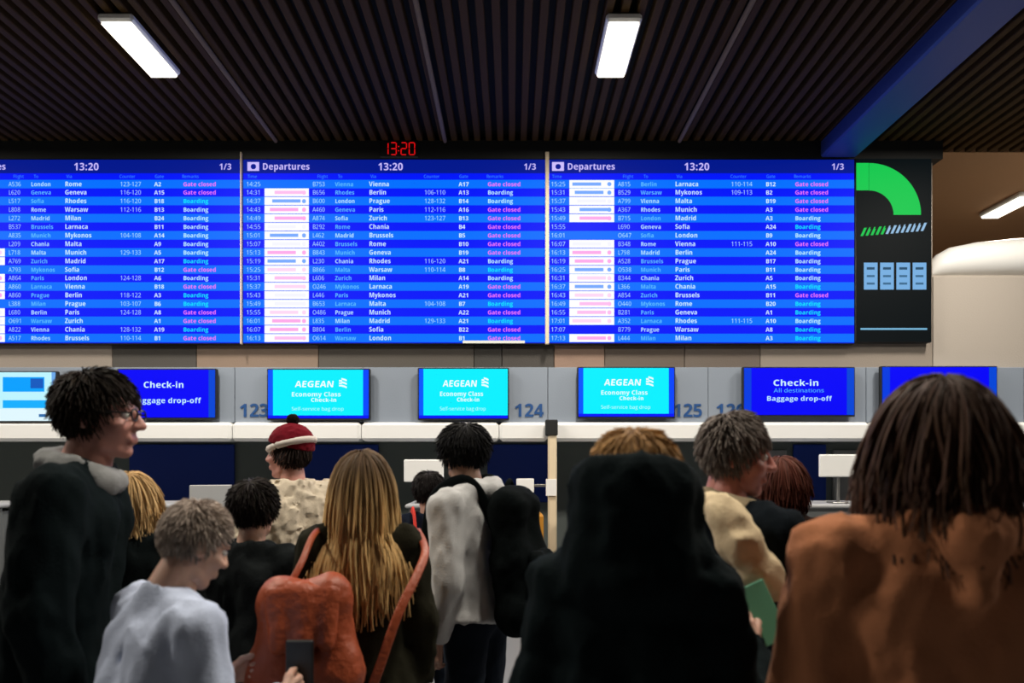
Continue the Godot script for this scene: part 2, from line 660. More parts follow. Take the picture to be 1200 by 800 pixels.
	var hc: Color = o.hair_colour
	var tips: Color = o.get("hair_tips", hc)
	var big: float = .082 + o.get("volume", .0)
	var cap := [["e", Vector3(0, .035, .014), Vector3(big, big + .012, big + .020)]]
	if kind == "long" or kind == "bob":
		cap.append(["c", Vector3(0, .0, .045), Vector3(0, -.10, .055), .07, .06])
	if o.has("hair_below"):
		cap.append(["p", Vector3(0, o.hair_below + .02, 0), Vector3.UP])
	cap.append(["p", Vector3(0, .075, -.080), Vector3(0, -.61, -.79)])
	var hair := Net.new()
	hair.add(nets(cap, .007, .02, .006, Vector3.ONE * 5), headt)
	tint(hair, hc)
	var roots := []
	var want: int = {"short": 800, "crop": 560, "bob": 760, "long": 900}[kind]
	for k in want * 3:
		var yy := 1.0 - 2.0 * (k + .5) / (want * 3)
		var a := k * 2.399963
		var q := Vector3(sqrt(1 - yy * yy) * cos(a), yy, sqrt(1 - yy * yy) * sin(a)) * Vector3(big, big + .012, big + .020) + Vector3(0, .035, .014)
		if q.y * .61 + q.z * .79 > -.012 and q.y < o.get("hair_below", 1.0) and q.y > (-.06 if kind in ["short", "crop"] else -.02):
			roots.append(headt * q)
	var skull := [["e", hp + headt.basis * Vector3(0, .035, .014), Vector3(big, big + .01, big + .014) * S]]
	if kind == "long" or kind == "bob":
		for s in coat.slice(0, 5):
			skull.append(s)
	var mixed := func(along: float, shade: float) -> Color:
		return hc.lerp(tips, smoothstep(.12, .6, along)) * lerpf(.65, 1.35, shade)
	var crown: Vector3 = headt * Vector3(0, .125, .045)
	var middle: Vector3 = headt * Vector3(0, .035, .014)
	var comb := func(p: Vector3) -> Vector3:
		var q: Vector3 = headt.basis.inverse() * (p - middle) / S
		var n: Vector3 = (headt.basis * (q / Vector3(big * big, (big + .012) ** 2, (big + .02) ** 2))).normalized()
		var way: Vector3 = (p - crown).normalized() + Vector3(rng.randf_range(-.5, .5), rng.randf_range(-.3, .1), rng.randf_range(-.5, .5)) * (.35 if kind == "long" else .6)
		return (way - n * way.dot(n)).normalized() + n * .03
	strands(hair, roots, comb, o.get("hair_length", {"short": .06, "crop": .028, "bob": .24, "long": .5}[kind]) * S, skull, mixed, o.get("lock", .004 if kind in ["short", "crop"] else .006), .03 if kind in ["long", "bob"] else .012, o.get("spread", .1))
	part("hair", hair.mesh(), M.hair, root)
	return {"root": root, "head": headt, "joints": joints, "J": J, "coat": coat, "S": S}

# ------------------------------------------------------------------ the scene
func _ready() -> void:
	rng.seed = 7
	ts = TextServerManager.get_primary_interface()
	folds.seed = 3
	folds.frequency = 8.0
	folds.fractal_octaves = 3
	folds.fractal_gain = .5
	# camera: level, looking along -z, with the lens shifted up
	var cam := Camera3D.new()
	cam.name = "camera"
	add_child(cam)
	cam.position = Vector3(0, EYE, 0)
	cam.set_frustum(0.05, Vector2(0, 0.05 * 140.0 / 800.0), 0.05, 60.0)
	cam.current = true
	var lens := CameraAttributesPhysical.new()
	lens.frustum_focal_length = 24.0
	lens.frustum_near = 0.05
	lens.frustum_far = 60.0
	lens.exposure_aperture = 2.2
	lens.frustum_focus_distance = 5.0
	cam.attributes = lens
	# environment
	var we := WorldEnvironment.new()
	we.name = "environment"
	var env := Environment.new()
	env.background_mode = Environment.BG_COLOR
	env.background_color = Color(0, 0, 0)
	env.tonemap_mode = Environment.TONE_MAPPER_LINEAR
	env.tonemap_exposure = 1.0
	env.sdfgi_enabled = true
	env.ssao_enabled = true
	env.ssil_enabled = true
	we.environment = env
	add_child(we)

	make_materials()
	build_shell()
	build_lamps()
	build_boards()
	build_canopy()
	build_desks()
	make_head()
	make_hand("relaxed")
	make_hand("grip")
	build_people()

func make_materials() -> void:
	var nz := FastNoiseLite.new()
	nz.seed = 11
	nz.frequency = .06
	nz.fractal_octaves = 4
	var nt := NoiseTexture2D.new()
	nt.width = 256; nt.height = 256
	nt.seamless = true
	nt.as_normal_map = true
	nt.bump_strength = 3.0
	nt.noise = nz
	M.grain = nt
	M.slat = paint(Color("46341f"), .6)
	M.slat.metallic_specular = .15
	M.slab = paint(Color("0c1112"), .9)
	M.black = paint(Color("0b1011"), .6)
	M.case = paint(Color("0d1012"), .45)
	M.floor = paint(Color("77787a"), .35, 0, .1)
	M.tan = paint(Color("a8805c"), .8, 0, .3)
	M.beige = paint(Color("aea69d"), .8, 0, .3)
	M.plaster = paint(Color("8a8a86"), .85, 0, .2)
	M.white = paint(Color("f2f3f2"), .45)
	M.fascia = paint(Color("8e99a8"), .5, .05, .15)
	M.steel = paint(Color("9a9a98"), .35, .8)
	M.conduit = paint(Color("7a6a5c"), .8)
	M.conduit.metallic_specular = .1
	M.blue_beam = paint(Color("2c4180"), .55)
	M.recess = paint(Color("7c8583"), .7, 0, .2)
	M.blue_panel = paint(Color("0a3cae"), .5)
	M.desk = paint(Color("6d7172"), .5, 0, .1)
	M.belt = paint(Color("15181a"), .8)
	M.cream = paint(Color("e5d3b4"), .5)
	M.number = paint(Color("1d4f8c"), .5)
	M.grey = paint(Color("a8aaac"), .5)
	M.denim = cloth(Color("1a212b"))
	M.shoe = paint(Color("141312"), .5)
	M.skin = paint(Color.WHITE, .5)
	M.skin.vertex_color_use_as_albedo = true
	M.skin.subsurf_scatter_enabled = true
	M.skin.subsurf_scatter_strength = .08
	M.hair = paint(Color.WHITE, .62)
	M.hair.metallic_specular = .25
	M.hair.vertex_color_use_as_albedo = true

func slabm(lo: Vector3, hi: Vector3) -> ArrayMesh:
	return boxm(hi - lo, 0.0, (hi + lo) / 2.0)

func build_shell() -> void:
	struct("floor", slabm(Vector3(-11, -.2, -14.2), Vector3(11, 0, 7.2)), M.floor, "pale polished floor of the hall")
	var ceiling := struct("ceiling", slabm(Vector3(-11, 5.40, -8.3), Vector3(11, 5.6, 7.2)), M.slab, "dark ceiling hung with long bronze slats")
	var slat := boxm(Vector3(.072, .10, 15.2), .008)
	for k in range(-81, 82):
		part("ceiling_slat", slat, M.slat, ceiling, Vector3(k * .135, 5.35, -.7))
	struct("ceiling", slabm(Vector3(-11, 5.3, -14.2), Vector3(11, 5.6, -8.3)), M.tan, "tan ceiling beyond the departure boards")
	struct("wall_left", slabm(Vector3(-11.2, 0, -14.2), Vector3(-11, 5.6, 7.2)), M.plaster, "grey side wall")
	struct("wall_right", slabm(Vector3(11, 0, -14.2), Vector3(11.2, 5.6, 7.2)), M.plaster, "grey side wall")
	struct("wall_rear", slabm(Vector3(-11, 0, 7), Vector3(11, 5.6, 7.2)), M.plaster, "grey wall behind the crowd")
	struct("wall_far", slabm(Vector3(-11, 0, -14.2), Vector3(11, 5.3, -14)), M.tan, "tan wall far beyond the boards")
	# the stone wall the boards hang on: slabs of different tone
	var front := struct("wall_front", slabm(Vector3(-11, 2.0, -8.45), Vector3(5.0, 5.3, -8.16)), M.beige, "stone clad wall behind the departure boards")
	var edges := [-11.0, -8.6, -6.2, -4.75, -3.75, -2.3, -.45, -.12, .5, 1.1, 2.05, 2.95, 5.0]
	var tones := ["8c8278", "90867d", "948a80", "4a4743", "8a7768", "56514b", "3f3d3a", "46423e", "92796a", "665b52", "6b6159", "93897f"]
	for k in tones.size():
		var w: float = edges[k + 1] - edges[k]
		part("stone_slab", boxm(Vector3(w - .008, 3.25, .05), .004), paint(Color(tones[k]), .7, 0, .3), front, Vector3((edges[k] + edges[k + 1]) / 2, 3.64, -8.135))
	var side := struct("wall_side", slabm(Vector3(5.0, 2.0, -8.45), Vector3(11, 3.77, -8.16)), M.beige, "beige stone wall to the right of the boards")
	for k in 4:
		part("stone_slab", boxm(Vector3(1.49, 1.72, .05), .004), M.beige, side, Vector3(5.75 + 1.5 * k, 2.88, -8.135))
	struct("wall_recess", slabm(Vector3(-11, 0, -9.7), Vector3(11, 2.0, -9.5)), M.recess, "dark grey wall behind the check-in counters")
	struct("trim_1", slabm(Vector3(-11, 5.09, -8.3), Vector3(5.05, 5.31, -8.0)), M.black, "black beam above the departure boards")
	# things under the ceiling
	var duct := Net.new()
	var last := 0
	for k in [[5.06, .03], [5.08, .09], [5.16, .14], [5.3, .18], [5.6, .21], [6.1, .235], [6.8, .25], [10.95, .25]]:
		for j in 28:
			var a := TAU * j / 28
			duct.v.append(Vector3(k[0], 3.775 + k[1] * (1.0 + sin(a)), -8.3 + k[1] * cos(a)))
		if last:
			for j in 28:
				duct.quad(last - 28 + j, last - 28 + (j + 1) % 28, last + (j + 1) % 28, last + j)
		last += 28
	tag(part("air_duct", duct.mesh(), M.white), "white round air duct along the top of the beige wall", "duct")
	tag(part("ceiling_beam", boxm(Vector3(.42, .2, 8.9), .02), M.blue_beam, self, Vector3(3.82, 5.2, -3.55)), "long blue beam under the slatted ceiling at right", "beam")
	var pipes := [[-.78, "thin pale conduit under the ceiling, left of the middle lamp"], [1.95, "thin pale conduit under the ceiling, right of the middle lamp"], [-2.75, "thin pale conduit under the ceiling, beside the left lamp"]]
	for p in pipes:
		tag(part("conduit", tube(PackedVector3Array([Vector3(p[0], 5.275, 0), Vector3(p[0], 5.275, -4), Vector3(p[0], 5.275, -7.95)]), .024, .024, 10), M.conduit), p[1], "pipe", "ceiling conduits")

func build_lamps() -> void:
	M.tube = glow(Color(1, .96, .88), 3.2)
	var names := {}
	names[Vector2(-3.32, -6.12)] = "bright lamp on the slatted ceiling at the left of the picture"
	names[Vector2(.94, -6.12)] = "bright lamp on the slatted ceiling in the middle"
	names[Vector2(7.2, -9.9)] = "bright lamp on the tan ceiling far right, beyond the boards"
	var spots := [Vector2(-3.32, -6.12), Vector2(.94, -6.12), Vector2(7.2, -9.9), Vector2(5.2, -6.12), Vector2(-7.58, -6.12)]
	for z in [-2.4]:
		for x in [-7.58, -3.32, .94, 5.2]:
			spots.append(Vector2(x, z))
	for s in spots:
		var l := thing("ceiling_lamp", names.get(s, "lamp on the slatted ceiling outside the picture"), "lamp", Vector3(s.x, 5.3 if s.y < -8 else 5.3, s.y), 0.0, "lamps on the hall ceiling")
		part("housing", boxm(Vector3(.30, .07, .84), .02, Vector3(0, -.035, 0)), M.white, l)
		part("diffuser", boxm(Vector3(.26, .03, .80), .014, Vector3(0, -.082, 0)), M.tube, l)
		var a := AreaLight3D.new()
		a.name = "lamp_light"
		a.area_size = Vector2(.26, .80)
		a.light_color = Color(1, .96, .9)
		a.light_energy = 14.0
		a.area_range = 40.0
		a.shadow_enabled = true
		a.rotation.x = -PI / 2
		a.position = Vector3(0, -.105, 0)
		l.add_child(a)

# ------------------------------------------------------------------ departure boards, clock and advertising screen
func board_picture(n: int) -> Image:
	var w := 1024
	var h := 620
	var im := blank(w, h, Color8(0, 22, 250))
	var r := RandomNumberGenerator.new()
	r.seed = 40 + n
	im.fill_rect(Rect2i(0, 0, w, 46), Color8(2, 24, 140))
	var pale := Color8(190, 230, 255)
	var lilac := Color8(205, 190, 255)
	var dim := Color8(60, 150, 255)
	# title row
	im.fill_rect(Rect2i(14, 8, 40, 30), lilac)
	ring(im, Vector2(34, 23), 0, 9, 0, 360, Color8(2, 24, 140))
	write(im, "Departures", 64, 34, 30, lilac, true)
	write(im, "13:20", 455, 36, 34, lilac, true)
	write(im, "1/3", 948, 34, 28, lilac, true)
	var heads := [["Time", 14], ["Flight", 250], ["To", 320], ["Via", 430], ["Counter", 610], ["Gate", 730], ["Remarks", 822]]
	for k in heads:
		write(im, k[0], k[1], 62, 15, dim)
	var to := ["London", "Paris", "Rome", "Milan", "Munich", "Vienna", "Zurich", "Geneva", "Larnaca", "Madrid", "Berlin", "Chania", "Rhodes", "Mykonos", "Sofia", "Prague", "Brussels", "Warsaw", "Malta"]
	var pinks: Array = [[0, 1, 10, 12, 15, 16, 18], [0, 3, 4, 5, 6, 7, 8, 12, 13, 15, 17, 18], [0, 1, 2, 3, 7, 13]][n]
	var no_tile: Array = [[0, 1, 2, 3, 4, 5, 6, 7, 10, 14], [0], [5, 6, 17]][n]
	var rows := 19
	var pitch := 28.9
	var y0 := 68.0
	for k in rows:
		var y := y0 + k * pitch
		if k % 2 == 0:
			im.fill_rect(Rect2i(0, int(y), w, 29), Color8(0, 112, 255))
		var b := y + 22
		var mins := 13 * 60 + 25 + k * 6 + n * 60
		write(im, "%02d:%02d" % [mins / 60, mins % 60], 10, b, 20, pale)
		if not k in no_tile:
			im.fill_rect(Rect2i(72, int(y) + 1, 150, 27), Color8(255, 255, 255))
			var mark: Color = [Color8(255, 170, 235), Color8(255, 190, 240), Color8(120, 170, 255), Color8(255, 215, 245), Color8(245, 245, 255)][r.randi() % 5]
			im.fill_rect(Rect2i(82 + (r.randi() % 4) * 8, int(y) + 9, 96, 11), mark)
			ring(im, Vector2(205, y + 14), 0, 7, 0, 360, mark)
		write(im, "%s%d" % [["A", "B", "L", "O"][r.randi() % 4], 200 + r.randi() % 700], 234, b, 19, pale)
		write(im, to[(k * 7 + n * 5) % to.size()], 310, b, 19, Color8(95, 190, 255) if r.randf() < .7 else pale, true)
		write(im, to[(k * 5 + n * 3 + 2) % to.size()], 425, b, 21, Color8(215, 242, 255), true)
		if (n == 1 and k in [1, 2, 3, 4, 9, 10, 14, 16]) or (n != 1 and r.randf() < .45):
			var c := 101 + r.randi() % 30
			write(im, "%d-%d" % [c, c + 4], 612, b, 20, pale)
		write(im, "%s%d" % [["A", "B"][r.randi() % 2], 1 + r.randi() % 24], 728, b, 20, Color8(225, 245, 255), true)
		if k in pinks:
			write(im, "Gate closed", 826, b, 20, Color8(255, 120, 250), true)
		else:
			write(im, "Boarding", 826, b, 20, [Color8(0, 235, 255), Color8(200, 245, 255)][r.randi() % 2], true)
	im.fill_rect(Rect2i(0, h - 3, w, 3), Color8(0, 20, 220))
	if n == 1:
		im.fill_rect(Rect2i(742, h - 9, 210, 9), Color8(250, 245, 225))
	return im

func build_boards() -> void:
	var names := ["blue departures board at the left, cut off by the picture edge", "middle blue departures board with a column of pink remarks", "blue departures board at the right, beside the black advertising screen"]
	var edges := [-6.72, -3.16, .41, 4.02]
	for n in 3:
		var w: float = edges[n + 1] - edges[n]
		var b := thing("departure_board", names[n], "display", Vector3((edges[n] + edges[n + 1]) / 2, 2.92, -8.0), 0.0, "departures boards above the counters")
		part("casing", boxm(Vector3(w - .004, 2.17, .10), .006, Vector3(0, 1.085, -.055)), M.case, b)
		part("screen", panel(w - .02, 2.15), screen_mat(board_picture(n)), b, Vector3(0, 1.085, .0))
		var a := AreaLight3D.new()
		a.name = "screen_light"
		a.area_size = Vector2(w - .1, 2.05)
		a.light_color = Color(.1, .3, 1)
		a.light_energy = .04
		a.area_range = 30.0
		a.shadow_enabled = true
		a.position = Vector3(0, 1.085, .02)
		a.rotation.y = PI
		b.add_child(a)
	for s in [[.41, "pale upright strip between the middle and right departures boards"], [-3.16, "pale upright strip between the left and middle departures boards"]]:
		tag(part("joint_strip", boxm(Vector3(.045 if s[0] > 0 else .015, 2.24, .05), .006), M.cream, self, Vector3(s[0], 4.03, -7.97)), s[1], "trim", "strips between the boards")
	# clock on the black beam
	var ck := thing("wall_clock", "small red digital clock above the middle departures board", "clock", Vector3(-1.32, 5.10, -7.98))
	part("housing", boxm(Vector3(.46, .20, .05), .01, Vector3(0, .10, -.03)), M.case, ck)
	var red := glow(Color(1, .06, .08), .75)
	var segs := {"1": "bc", "3": "abgcd", "2": "abged", "0": "abcdef"}
	var xs := [-.16, -.065, .055, .15]
	for k in 4:
		var st := starts()
		var where := {"a": [0, .07, 1], "g": [0, 0, 1], "d": [0, -.07, 1], "f": [-.032, .035, 0], "b": [.032, .035, 0], "e": [-.032, -.035, 0], "c": [.032, -.035, 0]}
		for c in segs["1320"[k]]:
			var q: Array = where[c]
			add_box(st, Vector3(q[0], q[1], 0), Vector3(.054, .011, .006) if q[2] else Vector3(.011, .058, .006), .002)
		part("digit", done(st), red, ck, Vector3(xs[k], .10, .0))
	for y in [.075, .125]:
		part("colon_dot", boxm(Vector3(.012, .012, .006), .002), red, ck, Vector3(-.005, y, 0))
	# advertising screen
	var im := blank(360, 880, Color8(3, 12, 16))
	var green := Color8(20, 200, 80)
	ring(im, Vector2(60, 270), 118, 250, 270, 360, green)
	im.fill_rect(Rect2i(0, 20, 60, 132), green)
	ring(im, Vector2(0, 270), 0, 118, 270, 360, Color8(3, 12, 16))
	for k in 13:      # a line of slanted strokes, too blurred in the photograph to read
		for j in 40:
			im.fill_rect(Rect2i(20 + k * 24 + int((40 - j) * .45), 332 + j - k * 2, 13 if j > 8 or k % 3 == 0 else 7, 1), green if k < 5 else Color8(150, 190, 225))
	for k in 4:
		im.fill_rect(Rect2i(36 + k * 78, 500, 66, 130), Color8(120, 175, 225))
		im.fill_rect(Rect2i(50 + k * 78, 522, 38, 12), Color8(40, 80, 110))
		im.fill_rect(Rect2i(50 + k * 78, 560, 38, 10), Color8(60, 105, 140))
		im.fill_rect(Rect2i(50 + k * 78, 596, 38, 10), Color8(60, 105, 140))
	im.fill_rect(Rect2i(20, 815, 320, 9), Color8(120, 180, 215))
	var ad := thing("advertising_screen", "black upright screen with a green curved emblem, right of the boards", "display", Vector3(4.475, 2.94, -8.0))
	part("casing", boxm(Vector3(.90, 2.16, .10), .01, Vector3(0, 1.08, -.055)), M.case, ad)
	part("screen", panel(.88, 2.14), screen_mat(im), ad, Vector3(0, 1.08, 0))

# ------------------------------------------------------------------ check-in counters
func monitor_picture(n: int) -> Image:
	var w := 360
	var h := 200
	var im: Image
	if n == 0:
		im = blank(w, h, Color8(190, 245, 255))
		im.fill_rect(Rect2i(0, 150, w, 50), Color8(225, 248, 255))
		im.fill_rect(Rect2i(170, 20, 150, 60), Color8(0, 160, 255))
		im.fill_rect(Rect2i(270, 26, 46, 40), Color8(20, 90, 190))
		im.fill_rect(Rect2i(170, 115, 190, 32), Color8(20, 175, 255))
		im.fill_rect(Rect2i(60, 52, 70, 8), Color8(90, 210, 250))
		im.fill_rect(Rect2i(50, 122, 80, 8), Color8(90, 210, 250))
		im.fill_rect(Rect2i(300, 172, 26, 12), Color8(50, 110, 170))
		im.fill_rect(Rect2i(346, 0, 14, h), Color8(110, 170, 235))
	elif n in [2, 3, 4]:
		im = blank(w, h, Color8(0, 240, 255))
		im.fill_rect(Rect2i(0, 0, 18, h), Color8(0, 85, 255))
		if n != 3:
			im.fill_rect(Rect2i(340, 0, 20, h), Color8(0, 70, 255))
		im.fill_rect(Rect2i(0, h - 12, w, 12), Color8(0, 20, 250))
		write(im, "AEGEAN", 166, 72, 36, Color.WHITE, true, true, .1)
		for k in 3:      # winged emblem beside the word
			for i in 26:
				im.fill_rect(Rect2i(254 + i, 42 + k * 10 + int(i * i * .012) - (8 - k * 4) * int(i > 8), 3, 7), Color8(240, 255, 255))
		write(im, "Economy Class", 172, 110, 25, Color8(235, 255, 255), true, true)
		write(im, "Check-in", 200, 132, 22, Color.WHITE, true, true)
		write(im, "Self-service bag drop", 178, 168, 20, Color8(210, 255, 255), false, true)
	else:
		im = blank(w, h, Color8(0, 0, 250))
		im.fill_rect(Rect2i(336, 0, 24, h), Color8(0, 70, 215))
		if n >= 5:
			im.fill_rect(Rect2i(0, 0, 24, h), Color8(0, 60, 225))
		write(im, "Check-in", 170, 76, 36, Color8(215, 250, 255), true, true)
		if n == 5:
			write(im, "All destinations", 180, 104, 24, Color8(90, 200, 255), false, true)
		write(im, "Baggage drop-off", 180, 140, 31 if n == 1 else 26, Color8(200, 245, 255), true, true)
	return im

func build_canopy() -> void:
	var c := thing("counter_canopy", "grey panelled canopy above the check-in counters, with a white lower edge", "canopy", Vector3(0, 1.76, -8.0))
	var seams := [-11.0, -8.6, -6.8, -5.0, -3.25, -1.75, -.15, .42, 2.3, 4.15, 6.0, 8.0, 11.0]
	var numbers := [[-3.02, "123"], [.20, "124"], [2.06, "125"], [2.56, "126"]]
	for k in seams.size() - 1:
		var w: float = seams[k + 1] - seams[k]
		var mid: float = (seams[k] + seams[k + 1]) / 2
		var p := part("fascia_panel", boxm(Vector3(w - .006, .645, .12), .004), M.fascia, c, Vector3(mid, .565, -.06))
		for t in numbers:
			if t[0] > seams[k] and t[0] < seams[k + 1]:
				var tm := TextMesh.new()
				var f := SystemFont.new()
				f.font_names = PackedStringArray(["Droid Sans"])
				f.font_weight = 700
				tm.font = f
				tm.text = t[1]
				tm.font_size = 64
				tm.pixel_size = .21 / 64
				tm.depth = .012
				part("counter_number", tm, M.number, p, Vector3(t[0] - mid, -.185, .064))
		var e := part("lower_edge", boxm(Vector3(w - .006, .22, .3), .035), M.white, c, Vector3(mid, .13, -.05))
		e.set_meta("label", "white rounded lower edge")
	part("soffit", boxm(Vector3(22, .03, 1.3), .0), M.recess, c, Vector3(0, .06, -.86))
	part("roof", boxm(Vector3(22, .04, .4), .0), M.recess, c, Vector3(0, .26, -.3))
	# monitors hung on the canopy: u0, u1, v0, v1 of the picture at 7.9 m
	var seen := [[-52, 65, 436, 493], [138, 252, 433, 489], [314, 432, 433, 490], [491, 595, 432, 490], [678, 790, 431, 488], [872, 1001, 431, 486], [1034, 1168, 430, 487]]
	var names := [
		"wall screen with a white and pale blue page, leftmost above the counters",
		"plain blue wall screen with two lines of white text, beside the man in glasses",
		"cyan wall screen with white lettering, left of the middle one",
		"cyan wall screen with white lettering, just left of the number 124",
		"cyan wall screen with white lettering, just right of the number 124",
		"plain blue wall screen with three lines of text, right of the cyan screens",
		"plain blue wall screen partly hidden behind the woman in the camel coat"]
	for n in 7:
		var s: Array = seen[n]
		var lo := at(s[0], s[3], 7.9)
		var hi := at(s[1], s[2], 7.9)
		var w := hi.x - lo.x
		var h := hi.y - lo.y
		var m := thing("wall_monitor", names[n], "monitor", Vector3((lo.x + hi.x) / 2, lo.y, -7.9), 0.0, "screens above the check-in counters")
		part("casing", boxm(Vector3(w + .03, h + .035, .055), .008, Vector3(0, h / 2 - .004, -.032)), M.case, m)
		part("screen", panel(w, h), screen_mat(monitor_picture(n)), m, Vector3(0, h / 2, 0))
		part("bracket", boxm(Vector3(.2, .2, .05), .004, Vector3(0, h / 2, -.08)), M.case, m)
	# the post between counters
	var post := thing("post", "cream post standing between the counters under the number 124", "post", Vector3(.46, 0, -7.80))
	part("shaft", boxm(Vector3(.10, 1.95, .10), .015, Vector3(0, .975, 0)), M.cream, post)
	part("top_bracket", boxm(Vector3(.14, .18, .14), .01, Vector3(-.01, 1.93, 0)), M.black, post)
	part("side_arm", boxm(Vector3(.24, .03, .03), .004, Vector3(-.16, 1.27, .02)), M.steel, post)
	part("side_screen", boxm(Vector3(.20, .16, .03), .006, Vector3(-.31, 1.27, .03)), M.white, post)
	tag(part("notice_card", boxm(Vector3(.12, .19, .012), .002), M.white, self, at(646, 571, 7.735)), "small white notice card on the cream post", "card")

func build_desks() -> void:
	# blue panels on the wall behind the counters
	var blues := [[-5.3, -3.85, "dark blue panel on the wall behind the counters, left, near the man in glasses"], [-3.1, -1.85, "dark blue panel on the wall behind the counters, behind the blonde woman"], [-.34, .50, "dark blue panel on the wall behind the counters, right of the dark-haired man in grey"], [3.9, 4.35, "narrow dark blue panel on the wall behind the counters at right"]]
	for b in blues:
		tag(part("wall_panel", boxm(Vector3(b[1] - b[0], .80, .04), .006), M.blue_panel, self, Vector3((b[0] + b[1]) / 2, 1.38, -9.47)), b[2], "panel", "blue panels behind the counters")
	var pale := [[1.35, 2.0, "pale grey panel on the wall behind the counters, left of the grey-haired person"], [3.05, 3.8, "pale grey panel on the wall behind the counters, left of the narrow blue one"], [4.45, 5.15, "pale grey panel on the wall behind the counters, beside the woman in the camel coat"]]
	for b in pale:
		tag(part("wall_panel", boxm(Vector3(b[1] - b[0], .74, .04), .006), M.grey, self, Vector3((b[0] + b[1]) / 2, 1.33, -9.47)), b[2], "panel", "grey panels behind the counters")
	var xs := [-5.85, -4.02, -2.25, -.58, 1.32, 3.32, 5.05]
	var where := ["leftmost check-in desk, under the white and pale blue screen", "check-in desk under the blue screen beside the man in glasses", "check-in desk under the left cyan screen", "check-in desk under the middle cyan screen", "check-in desk under the cyan screen right of number 124", "check-in desk under the blue screen at right", "check-in desk behind the woman in the camel coat"]
	for k in 7:
		var d := thing("check_in_desk", where[k], "desk", Vector3(xs[k], 0, -7.45), 0.0, "check-in desks")
		part("front_panel", boxm(Vector3(1.0, 1.0, .05), .008, Vector3(0, .56, .30)), M.desk, d)
		part("body", boxm(Vector3(.98, .96, .52), .008, Vector3(0, .54, .0)), M.desk, d)
		part("plinth", boxm(Vector3(.92, .08, .5), .0, Vector3(0, .04, .0)), M.belt, d)
		part("worktop", boxm(Vector3(1.06, .04, .72), .012, Vector3(0, 1.08, .02)), M.grey, d)
		var b := thing("baggage_scale", "black baggage belt beside the %s" % where[k].replace("leftmost check-in desk, under", "desk under").replace("check-in ", ""), "conveyor", Vector3(xs[k] + .76, 0, -7.42), 0.0, "baggage belts between the desks")
		part("frame", boxm(Vector3(.40, .28, .8), .01, Vector3(0, .14, 0)), M.steel, b)
		part("belt", boxm(Vector3(.34, .03, .78), .008, Vector3(0, .295, 0)), M.belt, b)
	# what stands on the desks
	var kit := [[[497, 558, 7.3], "bluish-white lit desk screen between the blonde woman and the man in grey", 0.5], [[982, 552, 7.3], "pale desk screen left of the woman in the camel coat", .5]]
	for k in kit:
		var p := at(k[0][0], k[0][1], k[0][2])
		var s := thing("desk_screen", k[1], "monitor", Vector3(p.x, 1.10, p.z), 0.0, "screens on the check-in desks")
		var w: float = k[2] * .85
		var up := p.y - 1.10
		part("foot", boxm(Vector3(.18, .015, .16), .004, Vector3(0, .0075, 0)), M.steel, s)
		part("stem", boxm(Vector3(.03, maxf(up, .12), .03), .004, Vector3(0, maxf(up, .12) / 2 + .01, 0)), M.steel, s)
		part("back", boxm(Vector3(w, .24, .03), .01, Vector3(0, up + .06, .02)), M.white, s)
		part("screen", panel(w - .03, .21), glow(Color(.75, .85, 1), .9), s, Vector3(0, up + .06, .002)).rotation.y = PI
	var pt := thing("partition", "pale upright partition board between the counters, right of the man in glasses", "partition", Vector3(-3.02, 0, -6.85), .2)
	part("board", boxm(Vector3(.40, 1.18, .03), .006, Vector3(0, .72, 0)), M.grey, pt)
	part("foot", boxm(Vector3(.44, .13, .3), .01, Vector3(0, .065, 0)), M.desk, pt)
	var sc := thing("suitcase", "orange suitcase standing on the baggage belt left of the cream post", "suitcase", Vector3(.20, .312, -7.40))
	part("shell", boxm(Vector3(.27, .66, .42), .05, Vector3(0, .37, 0)), paint(Color("c98a2b"), .5), sc)
	for x in [-.1, .1]:
		part("wheel", boxm(Vector3(.03, .05, .05), .01, Vector3(x, .022, .17)), M.black, sc)
	part("handle", tube(smooth([Vector3(-.07, .69, 0), Vector3(-.07, .76, 0), Vector3(.07, .76, 0), Vector3(.07, .69, 0)]), .01, .01, 8), M.black, sc)

# ------------------------------------------------------------------ the crowd
func stand(u: float, d: float) -> Vector3:
	return Vector3((u - 600.0) / FOCAL * d, 0, -d)

